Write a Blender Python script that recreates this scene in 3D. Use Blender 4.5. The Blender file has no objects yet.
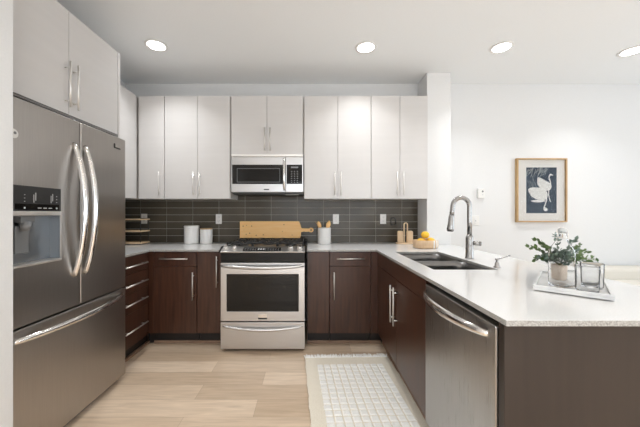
import bpy, bmesh, math, random
from mathutils import Vector, Matrix
random.seed(7)
PI = math.pi
S = bpy.context.scene
C = S.collection

# ---------------------------------------------------------------- camera, world, large lights, exposure
EYE = 1.25
cam = bpy.data.cameras.new('camera'); camo = bpy.data.objects.new('camera', cam); C.objects.link(camo)
camo.location = (0, 0, EYE); camo.rotation_euler = (PI/2, 0, 0)
cam.sensor_width = 36; cam.lens = 36*285/640; cam.shift_x = 10/640; cam.clip_start = 0.02
S.camera = camo
w = bpy.data.worlds.new('world'); S.world = w; w.use_nodes = True
w.node_tree.nodes['Background'].inputs[0].default_value = (0.80, 0.90, 1.0, 1)
w.node_tree.nodes['Background'].inputs[1].default_value = 1.0
S.view_settings.view_transform = 'Standard'; S.view_settings.look = 'None'
S.view_settings.gamma = 1; S.view_settings.use_curve_mapping = False
S.view_settings.exposure = -0.10

def area(name, loc, rot, sx, sy, power, col):
    l = bpy.data.lights.new(name, 'AREA'); l.shape = 'RECTANGLE'; l.size = sx; l.size_y = sy
    l.energy = power; l.color = col
    o = bpy.data.objects.new(name, l); C.objects.link(o); o.location = loc; o.rotation_euler = rot
    return o
# daylight entering by the two windows of the living area (behind the camera and on the right)
area('window_daylight_rear', (0.9, -3.66, 1.35), (math.radians(114), 0, 0), 4.2, 2.15, 92, (0.90, 0.95, 1.0))
area('window_daylight_right', (5.10, 0.9, 1.45), (math.radians(112), 0, PI/2), 2.6, 1.6, 46, (0.80, 0.90, 1.0))
LAMP_W = 12

# ---------------------------------------------------------------- materials
def mat(name, col, rough=0.5, metal=0.0, **kw):
    m = bpy.data.materials.new(name); m.use_nodes = True
    b = m.node_tree.nodes['Principled BSDF']
    b.inputs['Base Color'].default_value = (*col, 1); b.inputs['Roughness'].default_value = rough
    b.inputs['Metallic'].default_value = metal
    for k, v in kw.items():
        b.inputs[k.replace('_', ' ')].default_value = v
    return m
def N(m, t, **kw):
    n = m.node_tree.nodes.new(t)
    for k, v in kw.items(): setattr(n, k, v)
    return n
def L(m, a, b): m.node_tree.links.new(a, b)
def coords(m, scale=(1, 1, 1), rot=(0, 0, 0)):
    tc = N(m, 'ShaderNodeTexCoord'); mp = N(m, 'ShaderNodeMapping')
    mp.inputs['Scale'].default_value = scale; mp.inputs['Rotation'].default_value = rot
    L(m, tc.outputs['Object'], mp.inputs['Vector'])
    return mp.outputs['Vector']
def noisecol(m, c1, c2, scale=(1, 1, 1), ns=5, detail=3, lo=0.3, hi=0.7, bump=0.0, rough=None):
    b = m.node_tree.nodes['Principled BSDF']
    v = coords(m, scale); n = N(m, 'ShaderNodeTexNoise'); n.inputs['Scale'].default_value = ns
    n.inputs['Detail'].default_value = detail; L(m, v, n.inputs['Vector'])
    r = N(m, 'ShaderNodeValToRGB'); r.color_ramp.elements[0].position = lo; r.color_ramp.elements[1].position = hi
    r.color_ramp.elements[0].color = (*c1, 1); r.color_ramp.elements[1].color = (*c2, 1)
    L(m, n.outputs['Fac'], r.inputs['Fac']); L(m, r.outputs['Color'], b.inputs['Base Color'])
    if bump:
        bp = N(m, 'ShaderNodeBump'); bp.inputs['Strength'].default_value = bump; bp.inputs['Distance'].default_value = 0.002
        L(m, n.outputs['Fac'], bp.inputs['Height']); L(m, bp.outputs['Normal'], b.inputs['Normal'])
    if rough:
        mr = N(m, 'ShaderNodeMapRange'); mr.inputs['To Min'].default_value = rough[0]; mr.inputs['To Max'].default_value = rough[1]
        L(m, n.outputs['Fac'], mr.inputs['Value']); L(m, mr.outputs['Result'], b.inputs['Roughness'])
    return m

M = {}
M['wall'] = noisecol(mat('wall_paint', (.8, .79, .77), .75), (.75, .75, .745), (.775, .775, .77), ns=120, bump=.08)
M['ceiling'] = noisecol(mat('ceiling_paint', (.8, .8, .78), .85), (.885, .905, .915), (.905, .925, .935), ns=90, bump=.05)
M['lacquer'] = noisecol(mat('white_lacquer', (.8, .8, .8), .28), (.635, .615, .60), (.655, .635, .62), scale=(.6, .6, 9), ns=3, rough=(.30, .38))
M['carcass'] = mat('cabinet_edge', (.62, .59, .56), .5)
def darkwood(name, scale, c1=(.022, .0095, .0055), c2=(.060, .027, .016), rough=(.26, .38)):
    m = mat(name, (.05, .02, .01), .35)
    return noisecol(m, c1, c2, scale=scale, ns=4, detail=6, lo=.25, hi=.8, rough=rough)
M['dark'] = darkwood('espresso_wood', (9, 9, .7), (.038, .0145, .008), (.095, .038, .021))
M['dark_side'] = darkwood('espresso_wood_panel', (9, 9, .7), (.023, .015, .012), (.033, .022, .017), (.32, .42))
M['toe'] = mat('toe_kick_black', (.012, .009, .008), .5)
M['shoe'] = noisecol(mat('shoe_moulding_wood', (.2, .12, .08), .5), (.20, .12, .08), (.28, .18, .12), scale=(2, 2, 2))

def steel(name, base=(.56, .545, .53), scale=(1, 1, 90), r=(.20, .34), b=.06):
    m = mat(name, base, .28, 1.0)
    n = noisecol(m, tuple(c*.92 for c in base), base, scale=scale, ns=6, detail=4, rough=r, bump=b)
    return n
M['steel_h'] = steel('stainless_steel_brushed', (.50, .48, .46), (1, 1, 60))
M['fridge'] = steel('fridge_stainless_steel', (.46, .435, .41), (60, 60, 1), r=(.26, .40))
M['steel_range'] = steel('range_stainless_steel', (.60, .59, .585), (1.5, 1.5, 60), r=(.25, .38))
M['dw'] = steel('dishwasher_stainless_steel', (.46, .45, .44), (40, 40, 1), r=(.24, .34))
M['chrome'] = mat('polished_handle_steel', (.78, .76, .74), .14, 1.0)
M['nickel'] = mat('brushed_nickel', (.82, .80, .77), .42, 1.0)
M['faucet'] = mat('faucet_steel', (.40, .39, .38), .26, 1.0)
M['sink'] = steel('sink_steel', (.22, .215, .21), (30, 30, 30), r=(.3, .42))
M['grey_side'] = mat('fridge_side_grey', (.10, .10, .10), .45)
M['black_glass'] = mat('black_glass', (.010, .009, .008), .06, 0, Specular_IOR_Level=.3)
M['stopper'] = mat('grey_stopper', (.55, .57, .57), .3)
M['black'] = mat('black_enamel', (.012, .011, .010), .25, 0, Specular_IOR_Level=.25)
M['iron'] = mat('cast_iron', (.018, .017, .016), .5)
M['plastic_black'] = mat('black_plastic', (.02, .02, .02), .4)
M['plastic_grey'] = mat('grey_plastic', (.20, .205, .21), .35)
M['icons'] = mat('pale_print', (.55, .56, .56), .5)
M['niche'] = mat('dispenser_niche_metal', (.30, .32, .34), .3, .85)
M['white_plastic'] = mat('white_plastic', (.80, .79, .76), .35)
M['gasket'] = mat('dark_gap', (.01, .01, .01), .7)
M['ceramic'] = mat('white_ceramic', (.78, .77, .75), .3)
M['tile'] = noisecol(mat('charcoal_glass_tile', (.05, .045, .04), .1, 0, Specular_IOR_Level=.22), (.074, .063, .047), (.108, .092, .070), ns=3, rough=(.14, .22))
M['grout'] = mat('grout', (.50, .48, .43), .8)
M['glass'] = mat('clear_glass', (1, 1, 1), .01, 0, Transmission_Weight=1.0, IOR=1.16)
M['pane'] = mat('picture_glass', (1, 1, 1), .02, 0, Transmission_Weight=1.0, IOR=1.08)
M['lamp'] = mat('lamp_lens', (1, 1, 1), .5); _b = M['lamp'].node_tree.nodes['Principled BSDF']
_b.inputs['Emission Color'].default_value = (1, .97, .92, 1); _b.inputs['Emission Strength'].default_value = 14
M['lamp_trim'] = mat('lamp_trim_white', (.85, .84, .82), .4)
M['lemon'] = noisecol(mat('lemon_skin', (.9, .5, .03), .4), (.92, .48, .02), (.96, .60, .05), ns=60, bump=.3)
M['leaf'] = noisecol(mat('leaf_green', (.06, .12, .03), .5), (.05, .10, .03), (.16, .24, .08), ns=30)
M['leaf_grey'] = noisecol(mat('leaf_grey_green', (.10, .15, .12), .55), (.06, .10, .08), (.22, .30, .24), ns=30)
M['stem'] = mat('stem_green', (.10, .11, .05), .6)
M['cream'] = noisecol(mat('cream_upholstery', (.7, .65, .58), .9), (.70, .66, .58), (.76, .72, .65), ns=200, bump=.4)
M['marble'] = noisecol(mat('white_marble', (.8, .8, .79), .25), (.66, .66, .66), (.80, .80, .79), ns=9, detail=8, lo=.35, hi=.55)

def wood(name, c1, c2, scale, rough=.5, knots=False):
    m = mat(name, c1, rough)
    noisecol(m, c1, c2, scale=scale, ns=5, detail=6, lo=.25, hi=.8)
    if knots:
        b = m.node_tree.nodes['Principled BSDF']; src = b.inputs['Base Color'].links[0].from_socket
        v = coords(m, (1, 1, 1)); vo = N(m, 'ShaderNodeTexVoronoi'); vo.inputs['Scale'].default_value = 17
        L(m, v, vo.inputs['Vector'])
        r = N(m, 'ShaderNodeValToRGB'); r.color_ramp.elements[0].position = .06; r.color_ramp.elements[1].position = .16
        r.color_ramp.elements[0].color = (1, 1, 1, 1); r.color_ramp.elements[1].color = (0, 0, 0, 1)
        L(m, vo.outputs['Distance'], r.inputs['Fac'])
        mx = N(m, 'ShaderNodeMixRGB'); mx.inputs['Color2'].default_value = (.28, .10, .02, 1)
        L(m, r.outputs['Color'], mx.inputs['Fac']); L(m, src, mx.inputs['Color1']); L(m, mx.outputs['Color'], b.inputs['Base Color'])
    return m
M['pine'] = wood('knotty_pine', (.86, .48, .16), (.95, .62, .28), (1, 1, 12), .45, knots=True)
M['lightwood'] = wood('pale_wood', (.76, .54, .33), (.86, .66, .45), (3, 3, 14))
M['shelfwood'] = wood('shelf_wood', (.50, .31, .15), (.64, .42, .22), (2, 2, 10))
M['oakframe'] = wood('oak_frame', (.45, .28, .12), (.60, .40, .20), (8, 8, 2))
M['mat'] = mat('picture_mount', (.78, .76, .72), .8)
M['print'] = noisecol(mat('print_blue', (.06, .09, .13), .7), (.030, .046, .068), (.055, .080, .110), ns=14)
M['swan'] = noisecol(mat('print_white', (.8, .8, .78), .8), (.62, .62, .60), (.80, .80, .77), ns=40)
M['reed'] = mat('print_grey', (.36, .38, .38), .8)

# quartz with fine speckle
def quartz(name, c1, c2, c3, rough):
    m = mat(name, c1, rough); b = m.node_tree.nodes['Principled BSDF']
    v = coords(m); n = N(m, 'ShaderNodeTexNoise'); n.inputs['Scale'].default_value = 260; n.inputs['Detail'].default_value = 2
    L(m, v, n.inputs['Vector'])
    r = N(m, 'ShaderNodeValToRGB'); e = r.color_ramp.elements; e[0].position = .36; e[1].position = .50
    e[0].color = (*c3, 1); e[1].color = (*c1, 1); x = e.new(.66); x.color = (*c2, 1)
    L(m, n.outputs['Fac'], r.inputs['Fac']); L(m, r.outputs['Color'], b.inputs['Base Color'])
    return m
M['quartz'] = quartz('white_quartz', (.80, .795, .785), (.83, .825, .815), (.73, .72, .71), .10)
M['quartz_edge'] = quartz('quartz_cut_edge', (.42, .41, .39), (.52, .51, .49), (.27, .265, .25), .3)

# oak plank floor: planks run along X
def floor_mat():
    m = mat('oak_planks', (.5, .35, .2), .34); b = m.node_tree.nodes['Principled BSDF']
    tc = N(m, 'ShaderNodeTexCoord'); mp = N(m, 'ShaderNodeMapping'); mp.inputs['Location'].default_value = (.35, .065, 0)
    L(m, tc.outputs['Object'], mp.inputs['Vector'])
    br = N(m, 'ShaderNodeTexBrick'); br.offset = .37; br.offset_frequency = 2; br.squash = 1
    br.inputs['Scale'].default_value = 1; br.inputs['Brick Width'].default_value = 1.15; br.inputs['Row Height'].default_value = .165
    br.inputs['Mortar Size'].default_value = .0012; br.inputs['Mortar Smooth'].default_value = .2; br.inputs['Bias'].default_value = 0
    br.inputs['Color1'].default_value = (.56, .43, .31, 1); br.inputs['Color2'].default_value = (.76, .62, .48, 1)
    br.inputs['Mortar'].default_value = (.42, .31, .22, 1)
    L(m, mp.outputs['Vector'], br.inputs['Vector'])
    g = N(m, 'ShaderNodeMapping'); g.inputs['Scale'].default_value = (1.2, 14, 1); L(m, tc.outputs['Object'], g.inputs['Vector'])
    n = N(m, 'ShaderNodeTexNoise'); n.inputs['Scale'].default_value = 3.2; n.inputs['Detail'].default_value = 8; n.inputs['Distortion'].default_value = .8
    L(m, g.outputs['Vector'], n.inputs['Vector'])
    r = N(m, 'ShaderNodeValToRGB'); r.color_ramp.elements[0].position = .3; r.color_ramp.elements[1].position = .72
    r.color_ramp.elements[0].color = (.86, .83, .80, 1); r.color_ramp.elements[1].color = (1.08, 1.07, 1.06, 1)
    L(m, n.outputs['Fac'], r.inputs['Fac'])
    mx = N(m, 'ShaderNodeMixRGB', blend_type='MULTIPLY'); mx.inputs['Fac'].default_value = 1
    L(m, br.outputs['Color'], mx.inputs['Color1']); L(m, r.outputs['Color'], mx.inputs['Color2']); L(m, mx.outputs['Color'], b.inputs['Base Color'])
    bp = N(m, 'ShaderNodeBump'); bp.inputs['Strength'].default_value = .25; bp.inputs['Distance'].default_value = .002; bp.invert = True
    L(m, br.outputs['Fac'], bp.inputs['Height']); L(m, bp.outputs['Normal'], b.inputs['Normal'])
    return m
M['floor'] = floor_mat()
M['rug_base'] = noisecol(mat('rug_cotton', (.66, .6, .5), .95), (.72, .65, .53), (.82, .76, .65), ns=160, bump=.8)
M['rug_tuft'] = noisecol(mat('rug_tufts', (.8, .77, .71), .95), (.84, .82, .78), (.91, .895, .86), ns=220, bump=1.0)

# ---------------------------------------------------------------- mesh helpers
def bx(bm, x0, x1, y0, y1, z0, z1, mtx=None):
    if x0 > x1: x0, x1 = x1, x0
    if y0 > y1: y0, y1 = y1, y0
    if z0 > z1: z0, z1 = z1, z0
    v = [bm.verts.new(p) for p in ((x0,y0,z0),(x1,y0,z0),(x1,y1,z0),(x0,y1,z0),(x0,y0,z1),(x1,y0,z1),(x1,y1,z1),(x0,y1,z1))]
    if mtx:
        for q in v: q.co = mtx @ q.co
    for f in ((0,3,2,1),(4,5,6,7),(0,1,5,4),(1,2,6,5),(2,3,7,6),(3,0,4,7)):
        bm.faces.new([v[i] for i in f])
    return v
def box(*a): bm = bmesh.new(); bx(bm, *a); return bm
def tube(bm, pts, r, seg=12, rx=None, smooth=True, up=None):
    """sweep of a round (or elliptical: r along the frame normal, rx along binormal) section along pts; r may be a list"""
    pts = [Vector(p) for p in pts]; n = len(pts); rings = []
    rr = r if isinstance(r, (list, tuple)) else [r]*n
    t0 = (pts[1]-pts[0]).normalized()
    ref = Vector(up) if up else (Vector((0,0,1)) if abs(t0.z) < .9 else Vector((1,0,0)))
    nrm = (ref - t0*ref.dot(t0)).normalized()
    for i in range(n):
        t = (pts[min(i+1,n-1)] - pts[max(i-1,0)]).normalized()
        nrm = (nrm - t*nrm.dot(t)).normalized(); b = t.cross(nrm)
        k = 1 if rx is None else rx/rr[0]
        rings.append([bm.verts.new(pts[i] + nrm*rr[i]*math.cos(a) + b*rr[i]*k*math.sin(a)) for a in (2*PI*j/seg for j in range(seg))])
    for i in range(n-1):
        for j in range(seg):
            f = bm.faces.new((rings[i][j], rings[i][(j+1)%seg], rings[i+1][(j+1)%seg], rings[i+1][j])); f.smooth = smooth
    bm.faces.new(rings[0][::-1]); bm.faces.new(rings[-1])
def lathe(bm, prof, cx, cy, seg=32, sx=1, sy=1, rot=0, power=None, sharp=False):
    """prof: (r, z) list. power: superellipse exponent for squarish sections"""
    rings = []
    for r, z in prof:
        if r < 1e-6: rings.append([bm.verts.new((cx, cy, z))]); continue
        ring = []
        for j in range(seg):
            a = 2*PI*j/seg; c, s = math.cos(a), math.sin(a); k = 1
            if power: k = 1/((abs(c)**power + abs(s)**power)**(1/power))
            x, y = r*k*c*sx, r*k*s*sy
            ring.append(bm.verts.new((cx + x*math.cos(rot)-y*math.sin(rot), cy + x*math.sin(rot)+y*math.cos(rot), z)))
        rings.append(ring)
    for a, b in zip(rings, rings[1:]):
        if len(a) == 1 and len(b) == 1: continue
        for j in range(seg):
            k = (j+1) % seg
            if len(a) == 1: f = bm.faces.new((a[0], b[k], b[j]))
            elif len(b) == 1: f = bm.faces.new((a[j], a[k], b[0]))
            else: f = bm.faces.new((a[j], a[k], b[k], b[j]))
            f.smooth = not sharp
    if len(rings[0]) > 1: bm.faces.new(rings[0][::-1])
    if len(rings[-1]) > 1: bm.faces.new(rings[-1])
def cells(bm, us, vs, holes, w0, w1, axes='xyz'):
    """slab made of grid cells with holes; us, vs along first two axes, w along the third"""
    idx = {'x': 0, 'y': 1, 'z': 2}; A = [idx[c] for c in axes]; cache = {}
    def V(u, v, w):
        k = (round(u,5), round(v,5), round(w,5))
        if k not in cache:
            p = [0,0,0]; p[A[0]] = u; p[A[1]] = v; p[A[2]] = w; cache[k] = bm.verts.new(p)
        return cache[k]
    nu, nv = len(us)-1, len(vs)-1
    inside = lambda i, j: 0 <= i < nu and 0 <= j < nv and not holes((us[i]+us[i+1])/2, (vs[j]+vs[j+1])/2)
    for i in range(nu):
        for j in range(nv):
            if not inside(i, j): continue
            a, b, c, d = us[i], us[i+1], vs[j], vs[j+1]
            bm.faces.new((V(a,c,w1), V(b,c,w1), V(b,d,w1), V(a,d,w1)))
            bm.faces.new((V(a,d,w0), V(b,d,w0), V(b,c,w0), V(a,c,w0)))
            if not inside(i, j-1): bm.faces.new((V(a,c,w0), V(b,c,w0), V(b,c,w1), V(a,c,w1)))
            if not inside(i, j+1): bm.faces.new((V(b,d,w0), V(a,d,w0), V(a,d,w1), V(b,d,w1)))
            if not inside(i-1, j): bm.faces.new((V(a,d,w0), V(a,c,w0), V(a,c,w1), V(a,d,w1)))
            if not inside(i+1, j): bm.faces.new((V(b,c,w0), V(b,d,w0), V(b,d,w1), V(b,c,w1)))
def prism(bm, outline, w0, w1, mp):
    """extrude a 2D outline; mp(u, v, w) -> xyz"""
    a = [bm.verts.new(mp(u, v, w0)) for u, v in outline]; b = [bm.verts.new(mp(u, v, w1)) for u, v in outline]
    n = len(outline); bm.faces.new(a[::-1]); bm.faces.new(b)
    for i in range(n): bm.faces.new((a[i], a[(i+1)%n], b[(i+1)%n], b[i]))

def world_origin(p):
    v = Vector((0,0,0))
    while p: v += p.location; p = p.parent
    return v
def obj(name, bm, m, parent=None, bevel=0, seg=2, solid=0, sub=0, base=True):
    bmesh.ops.recalc_face_normals(bm, faces=bm.faces)
    if parent is not None: off = world_origin(parent)
    else:
        xs = [v.co.x for v in bm.verts]; ys = [v.co.y for v in bm.verts]; zs = [v.co.z for v in bm.verts]
        off = Vector(((min(xs)+max(xs))/2, (min(ys)+max(ys))/2, min(zs))) if base else Vector((0,0,0))
    bmesh.ops.translate(bm, verts=bm.verts, vec=-off)
    me = bpy.data.meshes.new(name); bm.to_mesh(me); bm.free()
    o = bpy.data.objects.new(name, me); C.objects.link(o)
    for x in (m if isinstance(m, (list, tuple)) else [m]): me.materials.append(M[x] if isinstance(x, str) else x)
    if parent is not None: o.parent = parent
    else: o.location = off
    if solid:
        q = o.modifiers.new('s', 'SOLIDIFY'); q.thickness = solid; q.offset = 0
    if sub:
        q = o.modifiers.new('u', 'SUBSURF'); q.levels = q.render_levels = sub
    if bevel:
        q = o.modifiers.new('b', 'BEVEL'); q.width = bevel; q.segments = seg; q.limit_method = 'ANGLE'; q.angle_limit = math.radians(40)
    return o
def thing(name, label, cat, loc, group=None):
    o = bpy.data.objects.new(name, None); C.objects.link(o); o.location = loc; o.empty_display_size = .05
    o['label'] = label; o['category'] = cat
    if group: o['group'] = group
    return o
def tag(o, label, cat, group=None):
    o['label'] = label; o['category'] = cat
    if group: o['group'] = group
    return o
def struct(name, bm, m, **k):
    o = obj(name, bm, m, base=False, **k); o['kind'] = 'structure'; return o
def dup(root, loc, label=None):
    r = root.copy(); C.objects.link(r); r.location = loc
    if label: r['label'] = label
    for ch in list(root.children):
        c = ch.copy(); C.objects.link(c); c.parent = r
        for g in list(ch.children):
            d = g.copy(); C.objects.link(d); d.parent = c
    return r

# ---------------------------------------------------------------- room shell
YW = 3.31          # back wall
XL = -2.14         # left wall
XR = 5.2           # right wall of the living area
YR = -3.8          # rear wall
H = 2.756
struct('floor', box(XL, XR, YR, YW, -.08, 0), 'floor')
struct('ceiling', box(XL, XR, YR, YW, H, H+.1), 'ceiling')
struct('wall_back', box(XL-.1, XR+.1, YW, YW+.1, 0, H+.1), 'wall')
struct('wall_left', box(XL-.1, XL, YR, YW, 0, H+.1), 'wall')
struct('wall_left_stub', box(XL, -1.3495, 1.155, 1.295, 0, H), 'wall')
struct('wall_column', box(1.25, 1.505, 3.045, YW, 0, H), 'wall', bevel=.004)
b = bmesh.new(); cells(b, [YR, -.6, 2.4, YW], [0, .6, 2.4, H], lambda u, v: -.6 < u < 2.4 and .6 < v < 2.4, XR, XR+.1, 'yzx'); struct('wall_right', b, 'wall')
b = bmesh.new(); cells(b, [XL, -1.3, 3.1, XR], [0, .2, 2.5, H], lambda u, v: -1.3 < u < 3.1 and .2 < v < 2.5, YR-.1, YR, 'xzy'); struct('wall_rear', b, 'wall')
def window(name, us, vs, axes, w):
    f = bmesh.new(); t = .05
    cu = [us[0], us[0]+t]
    n = 3
    for k in range(1, n): c = us[0]+(us[1]-us[0])*k/n; cu += [c-t/2, c+t/2]
    cu += [us[1]-t, us[1]]; cv = [vs[0], vs[0]+t, vs[1]-t, vs[1]]
    gaps = [(cu[i], cu[i+1]) for i in range(1, len(cu)-1, 2)]
    cells(f, cu, cv, lambda u, v: cv[1] < v < cv[2] and any(a < u < b_ for a, b_ in gaps), w-.03, w+.03, axes)
    r = struct(name, f, 'lamp_trim')
    g = bmesh.new(); cells(g, [us[0]+.02, us[1]-.02], [vs[0]+.02, vs[1]-.02], lambda u, v: False, w-.003, w+.003, axes)
    p = obj('window_pane', g, 'glass', r)
window('window_1', (-.6, 2.4), (.6, 2.4), 'yzx', XR+.05)
window('window_2', (-1.3, 3.1), (.2, 2.5), 'xzy', YR-.05)
struct('baseboard_back', box(1.56, XR, YW-.014, YW, 0, .12), 'lamp_trim', bevel=.003)

# ---------------------------------------------------------------- backsplash of stacked tiles
TW, TH, G = .303, .0802, .0042
def tiles(name, u0, u1, z0, z1, phase, put, face):
    b = bmesh.new()
    k0 = math.floor((u0-phase)/TW); z = z0; 
    while z < z1-.01:
        zt = min(z+TH, z1); k = k0
        while phase + k*TW < u1-.004:
            a = max(phase+k*TW, u0)+G/2; c = min(phase+(k+1)*TW, u1)-G/2
            if c-a > .01:
                t1, t2 = random.uniform(-.0009, .0009), random.uniform(-.0005, .0005)
                vs = []
                for (u, v, s1, s2) in ((a, z+G/2, -1, -1), (c, z+G/2, 1, -1), (c, zt-G/2, 1, 1), (a, zt-G/2, -1, 1)):
                    vs.append((u, v, .0075 + s1*t1 + s2*t2))
                fr = [b.verts.new(put(*p)) for p in vs]; bk = [b.verts.new(put(p[0], p[1], .001)) for p in vs]
                b.faces.new(fr)
                for i in range(4): b.faces.new((bk[i], bk[(i+1)%4], fr[(i+1)%4], fr[i]))
            k += 1
        z += TH
    o = struct(name, b, 'tile', bevel=.0012)
    g = bmesh.new(); v = [g.verts.new(put(*p)) for p in ((u0,z0,.004),(u1,z0,.004),(u1,z1,.004),(u0,z1,.004))]
    v2 = [g.verts.new(put(*p)) for p in ((u0,z0,.0),(u1,z0,.0),(u1,z1,.0),(u0,z1,.0))]
    g.faces.new(v); g.faces.new(v2[::-1])
    for i in range(4): g.faces.new((v[i], v[(i+1)%4], v2[(i+1)%4], v2[i]))
    obj('grout', g, 'grout', o)
ZC = .914
tiles('trim_1', XL, 1.25, ZC, 1.47, -1.965, lambda u, v, w: (u, YW-w, v), 0)
tiles('trim_2', 2.2, YW-.008, ZC, 1.41, YW-.008-TW*3, lambda u, v, w: (XL+w, u, v), 0)

# ---------------------------------------------------------------- recessed ceiling lights
def can(x, y, label, w=LAMP_W, beam=125):
    t = thing('recessed_ceiling_light', label, 'ceiling light', (x, y, H-.012), 'recessed ceiling lights')
    b = bmesh.new(); lathe(b, [(.070, H-.004), (.092, H-.010), (.096, H-.006), (.096, H+.0)], x, y, 40)
    # ring only
    bm = bmesh.new(); prof = [(.074, H-.001), (.074, H-.008), (.094, H-.008), (.097, H-.001)]
    rings = [[bm.verts.new((x+r*math.cos(2*PI*j/40), y+r*math.sin(2*PI*j/40), z)) for j in range(40)] for r, z in prof]
    for k in range(4):
        for j in range(40):
            f = bm.faces.new((rings[k][j], rings[k][(j+1)%40], rings[(k+1)%4][(j+1)%40], rings[(k+1)%4][j])); f.smooth = True
    b.free(); obj('trim_ring', bm, 'lamp_trim', t)
    b = bmesh.new(); lathe(b, [(.073, H-.001), (.073, H-.005), (.06, H-.006)], x, y, 40); obj('lens', b, 'lamp', t)
    l = bpy.data.lights.new('ceiling_lamp', 'AREA'); l.shape = 'DISK'; l.size = .14; l.energy = w; l.color = (.965, .985, 1); l.spread = math.radians(beam)
    o = bpy.data.objects.new('ceiling_lamp', l); C.objects.link(o); o.parent = t; o.location = (0, 0, -.004)
    return t
can(-1.376, 2.55, 'round recessed ceiling light over the kitchen aisle, nearest the refrigerator', 5.0, 110)
can(.506, 2.58, 'round recessed ceiling light in front of the right-hand white wall cabinets', 5.0, 110)
can(1.735, 2.58, 'round recessed ceiling light just right of the white column', 5.0, 110)
can(2.98, 2.64, 'rightmost recessed ceiling light, cut by the right edge of the view', 5.0, 110)
for y in (.25, -1.4, -2.8):  # unseen extra lights, added to even out the room's lighting
    for x in (-.9, .5, 1.75, 3.1, 4.3):
        can(x, y, 'unseen recessed ceiling light added outside the view to even out the light', LAMP_W if y < 0 or x < 0 else 2.5)

# ---------------------------------------------------------------- cabinets
def pull(axis, c, a0, a1, out, parent, r=.0055, stand=.030, posts=None):
    """bar pull. axis 'z','x' or 'y'; c = point on the door face; out = outward unit"""
    b = bmesh.new(); out = Vector(out); c = Vector(c)
    ax = {'x': Vector((1,0,0)), 'y': Vector((0,1,0)), 'z': Vector((0,0,1))}[axis]
    base = c - ax*c.dot(ax)
    tube(b, [base+ax*a0+out*stand, base+ax*a1+out*stand], r, 12)
    ins = (a1-a0)*.14
    for a in (a0+ins, a1-ins):
        tube(b, [base+ax*a-out*.0005, base+ax*a+out*stand], r*.8, 10)
    return obj('handle', b, 'nickel', parent)
def door_y(name, x0, x1, z0, z1, yf, m, parent, th=.019, g=.0018):
    return obj(name, box(x0+g, x1-g, yf, yf+th, z0+g, z1-g), m, parent, bevel=.0012)
def door_x(name, y0, y1, z0, z1, xf, s, m, parent, th=.019, g=.0018):
    """face at xf, body extends in direction s"""
    return obj(name, box(xf, xf+s*th, y0+g, y1-g, z0+g, z1-g), m, parent, bevel=.0012)

UF = 2.975; UB, UT = 1.407, 2.479
def upper(x0, x1, doors, label, z0=UB, z1=UT, hz=(1.44, 1.683)):
    """doors: list of (x0, x1, handle_x or None)"""
    t = thing('wall_cabinet', label, 'cabinet', ((x0+x1)/2, 3.15, z0), 'white wall cabinets')
    obj('body', box(x0+.0008, x1-.0008, UF+.021, YW-.010, z0, z1), 'carcass', t)
    for a, c, hx in doors:
        d = door_y('door', a, c, z0-.004, z1, UF, 'lacquer', t)
        if hx is not None: pull('z', (hx, UF, 0), hz[0], hz[1], (0, -1, 0), d)
    return t
upper(-1.806, -1.519, [(-1.790, -1.521, -1.566)], 'single-door white wall cabinet in the left corner')
upper(-1.519, -.833, [(-1.517, -1.176, -1.212), (-1.176, -.836, -1.146)], 'double-door white wall cabinet left of the microwave')
upper(-.829, -.067, [(-.822, -.449, -.470), (-.449, -.076, -.414)], 'short double-door white wall cabinet directly above the microwave', z0=1.872, hz=(1.90, 2.14))
upper(-.063, .637, [(-.060, .290, .258), (.290, .637, .322)], 'double-door white wall cabinet right of the microwave')
upper(.637, 1.232, [(.639, .939, .905), (.939, 1.230, .972)], 'double-door white wall cabinet next to the white column')
# left wall corner cabinet, facing right
t = thing('wall_cabinet', 'white wall cabinet on the left wall, just beyond the refrigerator', 'cabinet', (-1.97, 2.6, UB), 'white wall cabinets')
obj('body', box(XL+.010, -1.827, 2.20, YW-.010, UB, UT), 'carcass', t)
door_x('door', 2.20, 2.97, UB-.004, UT, -1.806, -1, 'lacquer', t)
# above the refrigerator
t = thing('refrigerator_cabinet', 'deep white double-door cabinet above the refrigerator', 'cabinet', (-1.8, 1.75, 1.85))
obj('body', box(XL+.002, -1.482, 1.298, 2.168, 1.845, UT+.001), 'carcass', t)
for a, c, hy in ((1.300, 1.728, 1.700), (1.728, 2.168, 1.758)):
    d = door_x('door', a, c, 1.847, UT, -1.462, -1, 'lacquer', t)
    pull('z', (-1.462, hy, 0), 1.885, 2.16, (1, 0, 0), d, stand=.034)
p = obj('side_panel', box(XL+.002, -1.462, 2.172, 2.197, 0, UT), 'lacquer', t, bevel=.0012)

# base cabinets
BZ0, BZ1 = .118, .893
BF = 2.690           # back run door face
LF = -1.515          # left run face
PF = .640            # peninsula face
# left run drawers
t = thing('drawer_cabinet', 'dark wood cabinet of four drawers between refrigerator and corner', 'cabinet', (-1.83, 2.43, 0))
obj('body', box(XL+.002, LF-.020, 2.198, 2.715, BZ0, BZ1), 'dark', t)
obj('toe_kick', box(XL+.002, LF-.06, 2.198, 2.760, 0, BZ0), 'toe', t)
for a, c, hz in ((.742, .887, .805), (.573, .742, .645), (.405, .573, .489), (BZ0, .405, .262)):
    d = door_x('drawer', 2.20, 2.655, a, c, LF, -1, 'dark', t); pull('y', (LF, 0, hz), 2.300, 2.612, (1, 0, 0), d, r=.0065)
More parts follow.
